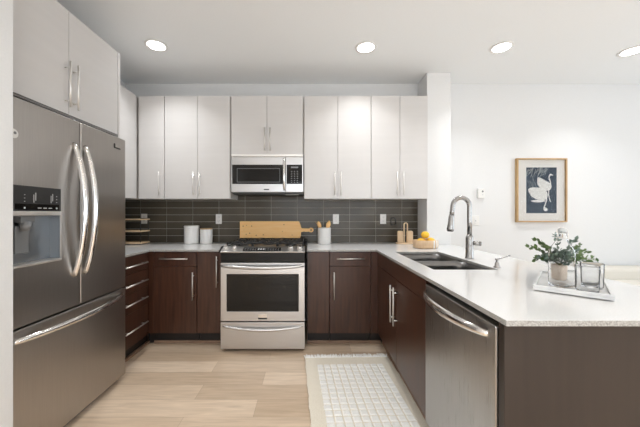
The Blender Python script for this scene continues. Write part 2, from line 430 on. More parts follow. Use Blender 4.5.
# back run
def base_cab(x0, x1, label, drawer=None, door=None, hx=None, hz=(.45, .70), dh=None):
    t = thing('base_cabinet', label, 'cabinet', ((x0+x1)/2, 3.0, 0), 'dark base cabinets')
    obj('body', box(x0+.0008, x1-.0008, BF+.020, YW-.010, BZ0, BZ1), 'dark', t)
    obj('toe_kick', box(x0+.0008, x1-.0008, BF+.065, BF+.09, 0, BZ0), 'toe', t)
    if drawer:
        d = door_y('drawer', x0, x1, drawer, .887, BF, 'dark', t); pull('x', (0, BF, .825), dh[0], dh[1], (0, -1, 0), d)
    d = door_y('door', x0, x1, BZ0, drawer or .887, BF, 'dark', t)
    if hx is not None: pull('z', (hx, BF, 0), hz[0], hz[1], (0, -1, 0), d)
    return t
obj_f = thing('corner_filler', 'narrow dark wood filler strip in the left corner of the base cabinets', 'filler panel', (-1.5, 2.7, 0))
obj('panel', box(-1.530, -1.480, BF+.004, BF+.02, BZ0, BZ1), 'dark', obj_f)
obj('toe_kick', box(-1.56, -1.480, BF+.065, BF+.09, 0, BZ0), 'toe', obj_f)
base_cab(-1.478, -1.070, 'dark base cabinet with a drawer, left of the stove', drawer=.752, hx=-1.098, hz=(.44, .70), dh=(-1.41, -1.145))
base_cab(-1.066, -.826, 'narrow full-door dark base cabinet touching the stove on its left', hx=-.874, hz=(.56, .85))
base_cab(-.026, .185, 'narrow handleless dark base cabinet touching the stove on its right')
base_cab(.187, .572, 'dark base cabinet with a drawer, right of the stove', drawer=.752, hx=.226, hz=(.44, .70), dh=(.250, .512))
t = thing('corner_filler', 'narrow dark wood filler strip where the back run meets the peninsula', 'filler panel', (.62, 2.7, 0))
obj('panel', box(.575, .665, BF+.004, BF+.02, BZ0, BZ1), 'dark', t)
obj('toe_kick', box(.575, .704, BF+.065, BF+.09, 0, BZ0), 'toe', t)
# sink cabinet (hollow, so the sink bowls fit)
t = thing('sink_cabinet', 'dark double-door cabinet under the sink, facing the aisle', 'cabinet', (.9, 2.1, 0))
b = bmesh.new()
bx(b, PF+.02, 1.26, 1.580, 1.596, BZ0, BZ1); bx(b, PF+.02, 1.26, 2.66, 2.676, BZ0, BZ1)
bx(b, 1.244, 1.26, 1.596, 2.66, BZ0, BZ1); bx(b, PF+.02, 1.244, 1.596, 2.66, BZ0, BZ0+.018)
bx(b, PF+.02, PF+.036, 1.596, 2.66, .80, BZ1)
obj('body', b, 'dark', t)
obj('toe_kick', box(PF+.065, PF+.08, 1.580, 2.76, 0, BZ0), 'toe', t)
door_x('false_front', 1.580, 2.690, .760, .887, PF, 1, 'dark', t)
for a, c, hy in ((1.580, 2.112, 2.075), (2.112, 2.690, 2.152)):
    d = door_x('door', a, c, BZ0, .760, PF, 1, 'dark', t); pull('z', (PF, hy, 0), .43, .71, (-1, 0, 0), d, r=.006, stand=.034)
# end panel of peninsula
t = thing('peninsula_end_panel', 'dark wood panel closing the near end of the peninsula below the counter', 'panel', (1.08, .95, 0))
obj('panel', box(PF, 1.50, .938, .955, 0, .8945), 'dark_side', t, bevel=.001)
obj('side_strip', box(PF, 1.28, .9555, .966, 0, .8945), 'dark_side', t)
obj('back_panel', box(1.27, 1.285, .966, 2.70, 0, .8945), 'dark_side', t)
# shoe moulding
struct('trim_3', box(-1.50, -.855, BF+.050, BF+.064, 0, .028), 'shoe', bevel=.003)
struct('trim_4', box(-.03, .68, BF+.050, BF+.064, 0, .028), 'shoe', bevel=.003)
struct('trim_5', box(LF-.059, LF-.030, 2.20, BF+.064, 0, .022), 'shoe', bevel=.003)
struct('trim_6', box(PF+.050, PF+.064, 1.60, BF+.05, 0, .028), 'shoe', bevel=.003)

# ---------------------------------------------------------------- countertops
CT = .019
RX0, RX1 = -.812, -.040     # range opening
def counter(name, us, vs, holes, label):
    b = bmesh.new(); cells(b, us, vs, holes, ZC-CT, ZC)
    b.normal_update()
    for f in b.faces:
        c = f.calc_center_median()
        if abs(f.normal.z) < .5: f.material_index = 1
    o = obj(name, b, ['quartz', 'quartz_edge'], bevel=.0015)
    return tag(o, label, 'countertop')
counter('countertop', [XL+.009, -1.490, RX0-.012], [2.200, 2.655, YW-.010], lambda u, v: u > -1.49 and v < 2.655,
        'white quartz countertop in the left corner, carrying the two canisters')
SX0, SX1, SY0, SY1 = .742, 1.130, 1.705, 2.515
PE = 1.53
counter('countertop', [RX1+.012, .617, SX0, SX1, 1.245, 1.51, PE], [.895, SY0, SY1, 2.655, 3.04, YW-.010],
        lambda u, v: (u < .617 and v < 2.655) or (SX0 < u < SX1 and SY0 < v < SY1) or (1.245 < u < 1.51 and v > 3.04) or (u > 1.51 and v > 3.04),
        'long white quartz countertop with the sink, forming the peninsula')

# ---------------------------------------------------------------- sink and faucet
t = thing('kitchen_sink', 'double-bowl stainless steel sink set into the peninsula counter', 'sink', ((SX0+SX1)/2, (SY0+SY1)/2, .66))
def bowl(y0, y1):
    b = bmesh.new(); cx, cy = (SX0+SX1)/2, (y0+y1)/2; hx, hy = (SX1-SX0)/2+.004, (y1-y0)/2
    rings = []
    for k, z in ((1, ZC-CT-.001), (1, ZC-CT-.05), (.985, .72), (.95, .70), (.90, .692)):
        ring = []
        for j in range(48):
            a = 2*PI*j/48; c_, s_ = math.cos(a), math.sin(a); q = 1/((abs(c_)**9+abs(s_)**9)**(1/9))
            ring.append(b.verts.new((cx+hx*k*q*c_, cy+hy*k*q*s_, z)))
        rings.append(ring)
    for a, c in zip(rings, rings[1:]):
        for j in range(48):
            f = b.faces.new((a[j], c[j], c[(j+1)%48], a[(j+1)%48])); f.smooth = True
    b.faces.new(rings[-1])
    o = obj('bowl', b, 'sink', t, solid=.002)
    d = bmesh.new(); lathe(d, [(.045, .695), (.045, .698), (.038, .700), (.02, .697), (0, .697)], cx+.02, cy, 24); obj('drain', d, 'chrome', o)
YM = 2.13
bowl(SY0-.004, YM-.008); bowl(YM+.008, SY1+.004)
obj('divider', box(SX0-.003, SX1+.003, YM-.0125, YM+.0125, .79, .868), 'sink', t, bevel=.006)

FX, FY = 1.192, 2.130
t = thing('kitchen_faucet', 'tall brushed steel gooseneck pull-down faucet behind the sink', 'faucet', (FX, FY, ZC))
b = bmesh.new()
lathe(b, [(.030, ZC), (.030, ZC+.006), (.0270, ZC+.012), (.0265, ZC+.10), (.0260, ZC+.155), (.0225, ZC+.165), (.0185, ZC+.175)], FX, FY, 28); obj('body', b, 'faucet', t)
b = bmesh.new(); R_ = .066; pts = [(FX, FY, ZC+.17), (FX, FY, ZC+.28), (FX, FY, 1.300)]
for k in range(1, 17):
    a = PI*k/16*.97; pts.append((FX-R_+R_*math.cos(a), FY-.012*k/16, 1.300+R_*math.sin(a)*1.02))
pts += [(FX-2*R_-.004, FY-.014, 1.265), (FX-2*R_-.009, FY-.016, 1.235)]
tube(b, pts, .0165, 16); obj('spout', b, 'faucet', t)
b = bmesh.new(); hx_ = FX-2*R_-.009
tube(b, [(hx_, FY-.016, 1.240), (hx_-.002, FY-.017, 1.228), (hx_-.008, FY-.020, 1.17), (hx_-.013, FY-.022, 1.135), (hx_-.014, FY-.0225, 1.120)], [.018, .019, .0215, .025, .023], 20)
hd = obj('spray_head', b, 'faucet', t)
b = bmesh.new(); tube(b, [(hx_-.014, FY-.0225, 1.1215), (hx_-.0145, FY-.0226, 1.116)], .018, 20); obj('nozzle', b, 'plastic_black', hd)
b = bmesh.new(); tube(b, [(FX+.015, FY-.005, 1.030), (FX+.062, FY-.03, 1.028)], .0165, 18)
tube(b, [(FX+.062, FY-.03, 1.028), (FX+.070, FY-.035, 1.028)], [.0175, .014], 18); obj('lever', b, 'faucet', t)

SDX, SDY = 1.165, 1.775
t = thing('soap_dispenser', 'small steel soap pump on the counter beside the sink', 'soap dispenser', (SDX, SDY, ZC))
b = bmesh.new(); lathe(b, [(.020, ZC), (.020, ZC+.004), (.013, ZC+.008), (.012, ZC+.028), (.007, ZC+.032), (.007, ZC+.045), (.011, ZC+.047), (.011, ZC+.056), (0, ZC+.058)], SDX, SDY, 24); obj('pump', b, 'faucet', t)
b = bmesh.new(); tube(b, [(SDX, SDY, ZC+.050), (SDX+.075, SDY-.01, ZC+.076)], .004, 10); obj('nozzle', b, 'faucet', t)

# ---------------------------------------------------------------- refrigerator
FRX = -1.390; FY0, FY1 = 1.310, 2.150; FM = 1.725
t = thing('refrigerator', 'stainless steel french-door refrigerator with ice dispenser and bottom freezer', 'refrigerator', (-1.75, 1.725, 0))
obj('body', box(-2.10, FRX-.075, FY0, FY1, .03, 1.785), 'grey_side', t, bevel=.004)
b = bmesh.new(); bx(b, -2.05, FRX-.05, FY0+.02, FY1-.02, .0, .045); obj('base_grille', b, 'plastic_grey', t)
b = bmesh.new(); tube(b, [(-1.475, 2.115, 0), (-1.475, 2.115, .05)], .018, 12)
bx(b, -1.475, FRX-.066, 2.10, FY1, .028, .10); obj('foot', b, 'plastic_grey', t, bevel=.004)
DY0, DY1, DZ0, DZ1, DZM = 1.325, 1.588, .995, 1.386, 1.240
b = bmesh.new(); cells(b, [FY0, DY0, DY1, FM-.003], [.702, DZ0, DZM, 1.802], lambda u, v: DY0 < u < DY1 and DZ0 < v < DZM, FRX-.062, FRX, 'yzx')
dn = obj('door', b, 'fridge', t, bevel=.008, seg=3)
df = obj('door', box(FRX-.062, FRX, FM+.003, FY1, .702, 1.802), 'fridge', t, bevel=.008, seg=3)
fz = obj('freezer_drawer', box(FRX-.062, FRX, FY0, FY1, .045, .692), 'fridge', t, bevel=.008, seg=3)
obj('gasket', box(FRX-.074, FRX-.063, FY0+.01, FY1-.01, .05, 1.797), 'gasket', t)
def arc_handle(p0, p1, out, bulge, r0, r1, parent, name='handle', mt='chrome', n=28, rx=None, up=None, flat=.0):
    b = bmesh.new(); p0, p1, out = Vector(p0), Vector(p1), Vector(out); pts = []; rr = []
    for i in range(n+1):
        s = i/n; q = math.sin(PI*s)**.75 if 0 < s < 1 else 0
        pts.append(p0.lerp(p1, s) + out*(bulge*q)); rr.append(r0+(r1-r0)*math.sin(PI*s)**.5 if 0 < s < 1 else r0)
    tube(b, pts, rr, 16, rx=rx, up=up); return obj(name, b, mt, parent)
arc_handle((FRX-.002, FM-.045, .880), (FRX-.002, FM-.045, 1.665), (1, 0, 0), .068, .013, .017, dn)
arc_handle((FRX-.002, FM+.035, .880), (FRX-.002, FM+.035, 1.665), (1, 0, 0), .068, .013, .017, df)
arc_handle((FRX-.002, FY0+.01, .645), (FRX-.002, FY1-.045, .655), (1, 0, 0), .072, .013, .018, fz)
# ice and water dispenser
d = obj('dispenser', box(FRX-.006, FRX+.003, DY0, DY1, 1.262, DZ1), 'plastic_black', t, bevel=.002)
obj('trim_bar', box(FRX-.01, FRX+.006, DY0, DY1, 1.240, 1.262), 'nickel', d, bevel=.002)
b = bmesh.new()
bx(b, FRX-.062, FRX-.058, DY0, DY1, DZ0, DZM); bx(b, FRX-.058, FRX-.002, DY0-.001, DY0+.003, DZ0, DZM); bx(b, FRX-.058, FRX-.002, DY1-.003, DY1+.001, DZ0, DZM)
bx(b, FRX-.058, FRX-.002, DY0+.003, DY1-.003, DZM-.004, DZM)
obj('niche', b, 'niche', d)
obj('drip_tray', box(FRX-.056, FRX+.010, DY0+.003, DY1-.003, DZ0-.004, DZ0+.008), 'nickel', d, bevel=.002)
b = bmesh.new(); bx(b, FRX-.05, FRX-.015, 1.385, 1.455, 1.205, 1.236); tube(b, [(FRX-.03, 1.42, 1.21), (FRX-.03, 1.42, 1.165)], [.028, .018], 16); obj('chute', b, 'plastic_grey', d)
b = bmesh.new(); bx(b, FRX-.05, FRX-.044, 1.385, 1.455, 1.05, 1.19); obj('paddle', b, 'plastic_grey', d, bevel=.003)
b = bmesh.new(); e = FRX+.0028
for k in range(3): bx(b, e, e+.0008, 1.452+k*.030, 1.472+k*.030, 1.276, 1.280)
for yy in (1.385, 1.560):
    bx(b, e, e+.0008, yy-.004, yy+.004, 1.274, 1.282)
    for k in range(3): bx(b, e, e+.0008, yy-.003, yy+.003, 1.308+k*.016, 1.311+k*.016)
for yy in (1.43, 1.525):
    bx(b, e, e+.0008, yy, yy+.003, 1.305, 1.345); bx(b, e, e+.0008, yy+.010, yy+.013, 1.315, 1.355)
obj('control_marks', b, 'icons', d)
b = bmesh.new(); bx(b, e-.001, e+.0005, DY0+.012, DY1-.012, 1.268, 1.298); obj('display', b, 'black_glass', d, bevel=.001)
b = bmesh.new(); bx(b, FRX-.001, FRX+.004, 2.020, 2.085, 1.716, 1.748); bq = obj('badge', b, 'plastic_black', df, bevel=.001); obj('badge_plate', box(FRX+.0035, FRX+.006, 2.029, 2.083, 1.724, 1.747), 'fridge', bq, bevel=.0008)  # black base peeks out left and below, a modelled shadow of the plate
b = bmesh.new(); tube(b, [(FRX-.001, 1.336, 1.626), (FRX+.0008, 1.336, 1.626)], .022, 24); s_ = obj('sticker', b, 'white_plastic', dn)
b = bmesh.new(); tube(b, [(FRX+.0006, 1.342, 1.630), (FRX+.0014, 1.342, 1.630)], .007, 12); s2 = obj('sticker_print', b, 'plastic_grey', dn)

# ---------------------------------------------------------------- range
RC = (-.4255); x0, x1 = -.804, -.047; RF = 2.560
t = thing('gas_range', 'slide-in stainless steel gas range with black oven window and front knobs', 'stove', (RC, 2.9, 0))
obj('body', box(x0, x1, RF+.045, 3.26, .03, .885), 'black', t)
for xx in (x0+.05, x1-.05):
    for yy in (RF+.09, 3.2):
        b = bmesh.new(); tube(b, [(xx, yy, 0), (xx, yy, .035)], .016, 10); obj('foot', b, 'plastic_black', t)
# cooktop deck, wider than the body
b = bmesh.new(); bx(b, x0-.018, x1+.018, RF+.085, 3.292, .9155, .930); obj('cooktop', b, 'black', t, bevel=.005)
b = bmesh.new(); bx(b, x0+.02, x1-.02, RF+.11, 3.23, .9305, .934); obj('deck_tray', b, 'steel_range', t, bevel=.001)
b = bmesh.new(); bx(b, x0-.018, x1+.018, 3.245, 3.292, .9305, .956); obj('rear_trim', b, 'black', t, bevel=.004)
# control panel: sloping steel strip
b = bmesh.new()
def yz(bm, prof, xa, xb):
    prism(bm, prof, xa, xb, lambda u, v, w: (w, u, v))
yz(b, [(RF-.008, .898), (RF-.012, .908), (RF+.082, .944), (RF+.110, .944), (RF+.110, .898)], x0, x1)
cp = obj('control_panel', b, 'steel_range', t, bevel=.002)
for xa, xb in ((x0-.020, x0-.001), (x1+.001, x1+.020)):
    b = bmesh.new(); yz(b, [(RF-.004, .895), (RF-.010, .905), (RF+.075, .944), (RF+.13, .948), (RF+.13, .916), (RF+.02, .890)], xa, xb); obj('end_cap', b, 'black', t, bevel=.006)
sl = math.atan2(.036, .094)
def onpanel(s, h, x): # s along slope from the lower edge, h above
    return (x, RF-.012 + s*math.cos(sl) - h*math.sin(sl), .908 + s*math.sin(sl) + h*math.cos(sl))
b = bmesh.new()
def slab(bm, xa, xb, s0, s1, h0, h1):
    prism(bm, [(s0, h0), (s1, h0), (s1, h1), (s0, h1)], xa, xb, lambda u, v, w: onpanel(u, v, w))
slab(b, -.605, -.265, .012, .075, -.001, .0015); obj('display', b, 'black_glass', cp)
b = bmesh.new()
for k in range(14):
    xx = -.590+k*.023
    if 5 <= k <= 7: slab(b, xx, xx+.015, .035, .060, .0014, .0022)
    else: slab(b, xx, xx+.008, .028, .034, .0014, .0022); slab(b, xx, xx+.008, .052, .057, .0014, .0022)
obj('display_marks', b, 'icons', cp)
for xx in (-.765, -.685, -.175, -.095):
    b = bmesh.new(); p0, p1, p2, p3 = (onpanel(.045, h, xx) for h in (0, .006, .009, .030))
    tube(b, [p0, p1], .026, 24); tube(b, [p2, p3], [.021, .018], 24)
    tube(b, [p1, p2], .019, 16)
    k = obj('knob', b, 'nickel', t)
    b = bmesh.new(); tube(b, [onpanel(.045, .0302, xx), onpanel(.045, .0325, xx)], .016, 20); obj('knob_cap', b, 'chrome', k)
# black recess band under the panel
obj('front_band', box(x0, x1, RF+.012, RF+.044, .812, .897), 'black', t, bevel=.002)
# oven door with window
wx0, wx1, wz0, wz1 = -.750, -.102, .368, .705
b = bmesh.new(); cells(b, [x0, wx0, wx1, x1], [.282, wz0, wz1, .806], lambda u, v: wx0 < u < wx1 and wz0 < v < wz1, RF, RF+.044, 'xzy')
od = obj('oven_door', b, 'steel_range', t, bevel=.003)
obj('window', box(wx0-.004, wx1+.004, RF+.004, RF+.012, wz0-.004, wz1+.004), 'black_glass', od, bevel=.001)
b = bmesh.new(); iv = .05
cells(b, [wx0+.07, wx0+.074, wx1-.074, wx1-.07], [wz0+.05, wz0+.053, wz1-.053, wz1-.05], lambda u, v: wx0+.074 < u < wx1-.074 and wz0+.053 < v < wz1-.053, RF+.0034, RF+.0042, 'xzy')
obj('window_border', b, 'black', od)
arc_handle((x0+.012, RF-.012, .782), (x1-.012, RF-.012, .782), (0, -1, -.30), .040, .010, .017, od, rx=.010, up=(0, 0, 1), mt='steel_range')
b = bmesh.new()
for xx in (x0+.02, x1-.02): tube(b, [(xx, RF+.004, .782), (xx, RF-.014, .780)], .011, 12)
obj('handle_post', b, 'steel_range', od)
b = bmesh.new(); bx(b, RC-.040, RC+.040, RF-.002, RF+.001, .308, .345); bd = obj('badge', b, 'chrome', od, bevel=.002)
obj('badge_plate', box(RC-.040, RC+.040, RF-.0035, RF-.0005, .300, .314), 'plastic_black', bd)
dr = obj('storage_drawer', box(x0, x1, RF, RF+.044, .032, .272), 'steel_range', t, bevel=.003)
arc_handle((x0+.02, RF-.001, .238), (x1-.02, RF-.001, .238), (0, -1, -.9), .028, .006, .014, dr, mt='steel_range')
# burners and grates
for bx_, by_, br_ in ((-.662, 2.83, .042), (-.662, 3.10, .035), (-.4255, 2.96, .050), (-.189, 2.83, .046), (-.189, 3.10, .035)):
    b = bmesh.new(); lathe(b, [(br_+.012, .934), (br_+.012, .940), (br_, .943), (br_, .950), (br_*.95, .953), (0, .953)], bx_, by_, 28); obj('burner', b, 'iron', t)
def grate(gx0, gx1):
    b = bmesh.new(); gy0, gy1 = 2.700, 3.235; zt = .966; r = .006
    def bar(x_0, y_0, x_1, y_1): tube(b, [(x_0, y_0, zt), (x_1, y_1, zt)], r, 8)
    bar(gx0, gy0, gx1, gy0); bar(gx0, gy1, gx1, gy1); bar(gx0, gy0, gx0, gy1); bar(gx1, gy0, gx1, gy1)
    ym = (gy0+gy1)/2; bar(gx0, ym, gx1, ym); xm = (gx0+gx1)/2
    for yc in ((gy0+ym)/2, (gy1+ym)/2):
        bar(gx0, yc, xm-.022, yc); bar(xm+.022, yc, gx1, yc); bar(xm, yc+.024, xm, yc+.13); bar(xm, yc-.024, xm, yc-.13)
        for sx_ in (-1, 1):
            for sy_ in (-1, 1): bar(xm+sx_*.022, yc+sy_*.03, xm+sx_*(gx1-gx0)*.36, yc+sy_*.10)
    for xx in (gx0, gx1):
        for yy in (gy0, gy1, ym): tube(b, [(xx, yy, .9342), (xx, yy, zt)], .007, 8)
    for xx in (gx0, xm, gx1):
        tube(b, [(xx, gy0, zt-.002), (xx, gy0, zt+.010)], .008, 8)
        tube(b, [(xx, gy1, zt-.002), (xx, gy1, zt+.008)], .007, 8)
    obj('grate', b, 'iron', t)
grate(-.782, -.550); grate(-.538, -.313); grate(-.301, -.070)

# ---------------------------------------------------------------- microwave
mx0, mx1, MF = -.820, -.069, 2.965
t = thing('microwave', 'stainless steel over-the-range microwave with black door window', 'microwave', (-.447, 3.1, 1.462))
obj('body', box(mx0, mx1, MF+.022, YW-.012, 1.462, 1.868), 'grey_side', t, bevel=.002)
obj('top_vent', box(mx0, mx1, MF-.002, MF+.021, 1.842, 1.868), 'nickel', t, bevel=.003)
dx1 = -.255
wx0, wx1, wz0, wz1 = mx0+.010, dx1-.028, 1.557, 1.758
b = bmesh.new(); cells(b, [mx0, wx0, wx1, dx1], [1.474, wz0, wz1, 1.838], lambda u, v: wx0 < u < wx1 and wz0 < v < wz1, MF, MF+.020, 'xzy')
d = obj('door', b, 'steel_range', t, bevel=.002)
obj('window', box(wx0-.002, wx1+.002, MF+.002, MF+.010, wz0-.002, wz1+.002), 'black_glass', d, bevel=.001)
b = bmesh.new(); cells(b, [wx0+.05, wx0+.054, wx1-.034, wx1-.030], [wz0+.018, wz0+.022, wz1-.042, wz1-.038], lambda u, v: wx0+.054 < u < wx1-.034 and wz0+.022 < v < wz1-.042, MF+.0012, MF+.0022, 'xzy')
obj('window_border', b, 'plastic_grey', d)
arc_handle((dx1-.012, MF-.010, 1.492), (dx1-.012, MF-.010, 1.820), (0, -1, 0), .030, .010, .013, d)
b = bmesh.new()
for zz in (1.502, 1.810): tube(b, [(dx1-.012, MF+.004, zz), (dx1-.012, MF-.016, zz)], .010, 12)
obj('handle_post', b, 'chrome', d)
b = bmesh.new(); bx(b, -.480, -.425, MF-.0015, MF+.001, 1.494, 1.506); obj('badge', b, 'plastic_black', d)
px0, px1 = dx1+.012, mx1-.012
b = bmesh.new(); cells(b, [dx1+.003, px0, px1, mx1], [1.474, 1.557, 1.758, 1.838], lambda u, v: False, MF, MF+.020, 'xzy')
p = obj('control_panel', b, 'steel_range', t, bevel=.002)
obj('keypad', box(px0, px1, MF-.0015, MF+.002, 1.557, 1.758), 'black_glass', p)
b = bmesh.new()
for r in range(7):
    for c in range(3):
        bx(b, px0+.045+c*.030, px0+.059+c*.030, MF-.0023, MF-.0014, 1.572+r*.019, 1.578+r*.019)
bx(b, px0+.045, px0+.12, MF-.0023, MF-.0014, 1.722, 1.738)
obj('key_marks', b, 'plastic_grey', p)
obj('underside', box(mx0+.01, mx1-.01, MF+.03, YW-.05, 1.452, 1.4615), 'plastic_black', t)
b = bmesh.new(); bx(b, -.26, -.12, MF+.05, MF+.12, 1.449, 1.4515); obj('work_light', b, 'white_plastic', t)

# ---------------------------------------------------------------- dishwasher
t = thing('dishwasher', 'stainless steel dishwasher built into the peninsula beside the sink cabinet', 'dishwasher', (.9, 1.27, 0))
obj('body', box(PF+.045, 1.24, .972, 1.576, .101, .872), 'gasket', t)
obj('door', box(PF-.004, PF+.042, .976, 1.574, .105, .862), 'dw', t, bevel=.006, seg=3)
obj('toe_kick', box(PF+.078, PF+.09, .970, 1.578, .0, .10), 'toe', t)
b = bmesh.new(); n = 30; pts = []; rr = []
for i in range(n+1):
    s = i/n; q = math.sin(PI*s)**.7 if 0 < s < 1 else 0
    pts.append((PF-.006-.060*q, 1.012+.548*s, .822)); rr.append(.012+.009*q)
tube(b, pts, rr, 16, rx=.008, up=(0, 0, 1)); obj('handle', b, 'chrome', t)

# ---------------------------------------------------------------- electrical plates
def outlet(x, z, label, y=YW-.0085, kind='outlet', w_=.070, h_=.115):
    t = thing('wall_outlet' if kind == 'outlet' else 'light_switch', label, kind if kind == 'outlet' else 'light switch', (x, y, z-h_/2), 'wall plates')
    obj('plate', box(x-w_/2, x+w_/2, y-.006, y, z-h_/2, z+h_/2), 'white_plastic', t, bevel=.003)
    if kind == 'outlet':
        for dz in (-.022, .022):
            b = bmesh.new(); bx(b, x-.016, x+.016, y-.0085, y-.0055, z+dz-.015, z+dz+.015); f = obj('socket', b, 'ceramic', t, bevel=.004)
            b = bmesh.new(); bx(b, x-.008, x-.006, y-.0092, y-.008, z+dz-.004, z+dz+.007); bx(b, x+.006, x+.008, y-.0092, y-.008, z+dz-.004, z+dz+.007)
            tube(b, [(x, y-.0092, z+dz-.009), (x, y-.008, z+dz-.009)], .0025, 8); obj('slots', b, 'plastic_grey', f)
    else:
        b = bmesh.new(); bx(b, x-.016, x+.016, y-.010, y-.0055, z-.033, z+.033); obj('rocker', b, 'ceramic', t, bevel=.002)
        b = bmesh.new(); tube(b, [(x, y-.0105, z-.005), (x, y-.0095, z-.005)], .006, 10); obj('indicator', b, 'plastic_grey', t)
outlet((145-310)/86, EYE-5.2/86, 'white outlet on dark tiles above the tiered wooden shelf')
outlet((219.2-310)/86, EYE-5.5/86, 'white outlet on dark tiles right of the two canisters')
outlet((335.8-310)/86, EYE-5.5/86, 'white outlet on dark tiles above the utensil crock')
outlet((382.8-310)/86, EYE-5.5/86, 'white outlet on dark tiles left of the wooden coaster caddy')
outlet((475.0-310)/86, EYE-7.0/86, 'white switch plate on the white wall right of the faucet', y=YW, kind='switch', w_=.085)
t = thing('thermostat', 'small white thermostat on the white wall right of the column', 'thermostat', (1.972, YW, 1.42))
xc, zc = (480.0-310)/86, EYE+20.0/86
obj('case', box(xc-.040, xc+.040, YW-.028, YW, zc-.056, zc+.056), 'white_plastic', t, bevel=.006)
b = bmesh.new(); tube(b, [(xc+.012, YW-.0295, zc+.022), (xc+.012, YW-.0275, zc+.022)], .011, 16); obj('dial', b, 'plastic_grey', t)
b = bmesh.new(); tube(b, [(xc+.012, YW-.0295, zc-.016), (xc+.012, YW-.0275, zc-.016)], .006, 12); obj('button', b, 'icons', t)

# ---------------------------------------------------------------- picture
t = thing('framed_picture', 'oak-framed print of two white swans on slate blue, hung on the wall', 'picture', (2.69, YW, 1.143))
px = lambda p: (p-310)/87.0
pz = lambda q: EYE-(q-213.5)/87.0
fx0, fx1, fz0, fz1 = px(517.0), px(567.2), pz(222.2), pz(158.2)
b = bmesh.new(); fw = .015; cells(b, [fx0, fx0+fw, fx1-fw, fx1], [fz0, fz0+fw, fz1-fw, fz1], lambda u, v: fx0+fw < u < fx1-fw and fz0+fw < v < fz1-fw, YW-.040, YW-.001, 'xzy')
obj('frame', b, 'oakframe', t, bevel=.0015)
yb = YW-.018
obj('mount', box(fx0+fw-.002, fx1-fw+.002, yb, yb+.006, fz0+fw-.002, fz1-fw+.002), 'mat', t)
qx0, qx1, qz0, qz1 = px(527.3), px(557.8), pz(213.2), pz(167.2)
pr = obj('print', box(qx0, qx1, yb-.001, yb+.002, qz0, qz1), 'print', t)
# swans drawn as smooth outlines (u right, v up; unit = print width)
W = qx1-qx0; Hh = qz1-qz0
def cr(pts, n=5):
    out = []; m = len(pts)
    for i in range(m):
        p0, p1, p2, p3 = (Vector(pts[(i+k-1) % m]) for k in range(4))
        for j in range(n):
            s = j/n; out.append(tuple(.5*((2*p1)+(p2-p0)*s+(2*p0-5*p1+4*p2-p3)*s*s+(3*p1-p0-3*p2+p3)*s**3)))
    return out
def inked(bm, pts, d, n=5):
    o = cr(pts, n); mp = lambda u, v: (qx0+u*W, qz0+v*Hh)
    vs = [bm.verts.new((mp(u, v)[0], yb-.0012-d, mp(u, v)[1])) for u, v in o]
    f = bm.faces.new(vs); bmesh.ops.triangulate(bm, faces=[f])
def stroke(bm, pts, wd, d):
    for (a, b_) in zip(pts, pts[1:]):
        A_ = Vector((qx0+a[0]*W, qz0+a[1]*Hh)); B_ = Vector((qx0+b_[0]*W, qz0+b_[1]*Hh)); n_ = Vector((-(B_-A_).y, (B_-A_).x)).normalized()*wd/2
        q = [A_+n_, A_-n_, B_-n_, B_+n_]; bm.faces.new([bm.verts.new((p_.x, yb-.0012-d, p_.y)) for p_ in q])
b = bmesh.new()
stroke(b, [(.79, .60), (.80, .66), (.775, .72), (.745, .77), (.75, .815), (.79, .835)], .012, .0003)
inked(b, [(.765, .82), (.77, .855), (.82, .86), (.89, .825), (.82, .825)], .0004)
inked(b, [(.36, .66), (.40, .60), (.52, .52), (.66, .49), (.79, .52), (.83, .59), (.79, .65), (.66, .70), (.50, .76), (.38, .78)], .0002)
inked(b, [(.06, .52), (.10, .44), (.18, .36), (.36, .30), (.56, .28), (.68, .33), (.70, .42), (.64, .50), (.52, .55), (.36, .56), (.18, .56)], .0005)
stroke(b, [(.66, .38), (.665, .28), (.62, .19), (.58, .13), (.58, .09), (.62, .07)], .012, .0006)
inked(b, [(.56, .10), (.60, .05), (.68, .05), (.70, .09), (.65, .12), (.60, .13)], .0007)
stroke(b, [(.74, .52), (.73, .42), (.75, .34), (.78, .27), (.81, .25)], .010, .0006)
inked(b, [(.15, .27), (.28, .24), (.48, .24), (.64, .27), (.50, .29), (.30, .29)], .0003)
obj('bird_figures', b, 'swan', pr)
b = bmesh.new(); rnd = random.Random(3)
for k in range(26):
    u = rnd.uniform(.02, .75); v = 1-rnd.uniform(.0, .05); ln = rnd.uniform(.14, .36)*(1-u*.6); a = rnd.uniform(-2.7, -1.9)
    stroke(b, [(u, v), (max(.01, u+ln*math.cos(a)*.6), v+ln*math.sin(a)*.6), (max(.01, u+ln*math.cos(a)), v+ln*math.sin(a)*.8)], .006, .0001)
for k in range(10):
    u = rnd.uniform(.02, .28); v = rnd.uniform(.55, .82)
    stroke(b, [(u, v), (u+rnd.uniform(.03, .08), v-rnd.uniform(.05, .12))], .004, .0001)
obj('reeds', b, 'reed', pr)
b = bmesh.new(); cx_ = .16
rnd = random.Random(5)
while cx_ < .86:
    wl = rnd.uniform(.010, .028); stroke(b, [(cx_, 1.055), (cx_+wl, 1.055)], .005, -.0008); cx_ += wl+.009
obj('caption', b, 'icons', pr)
obj('glass', box(fx0+fw-.001, fx1-fw+.001, YW-.032, YW-.030, fz0+fw-.001, fz1-fw+.001), 'pane', t)

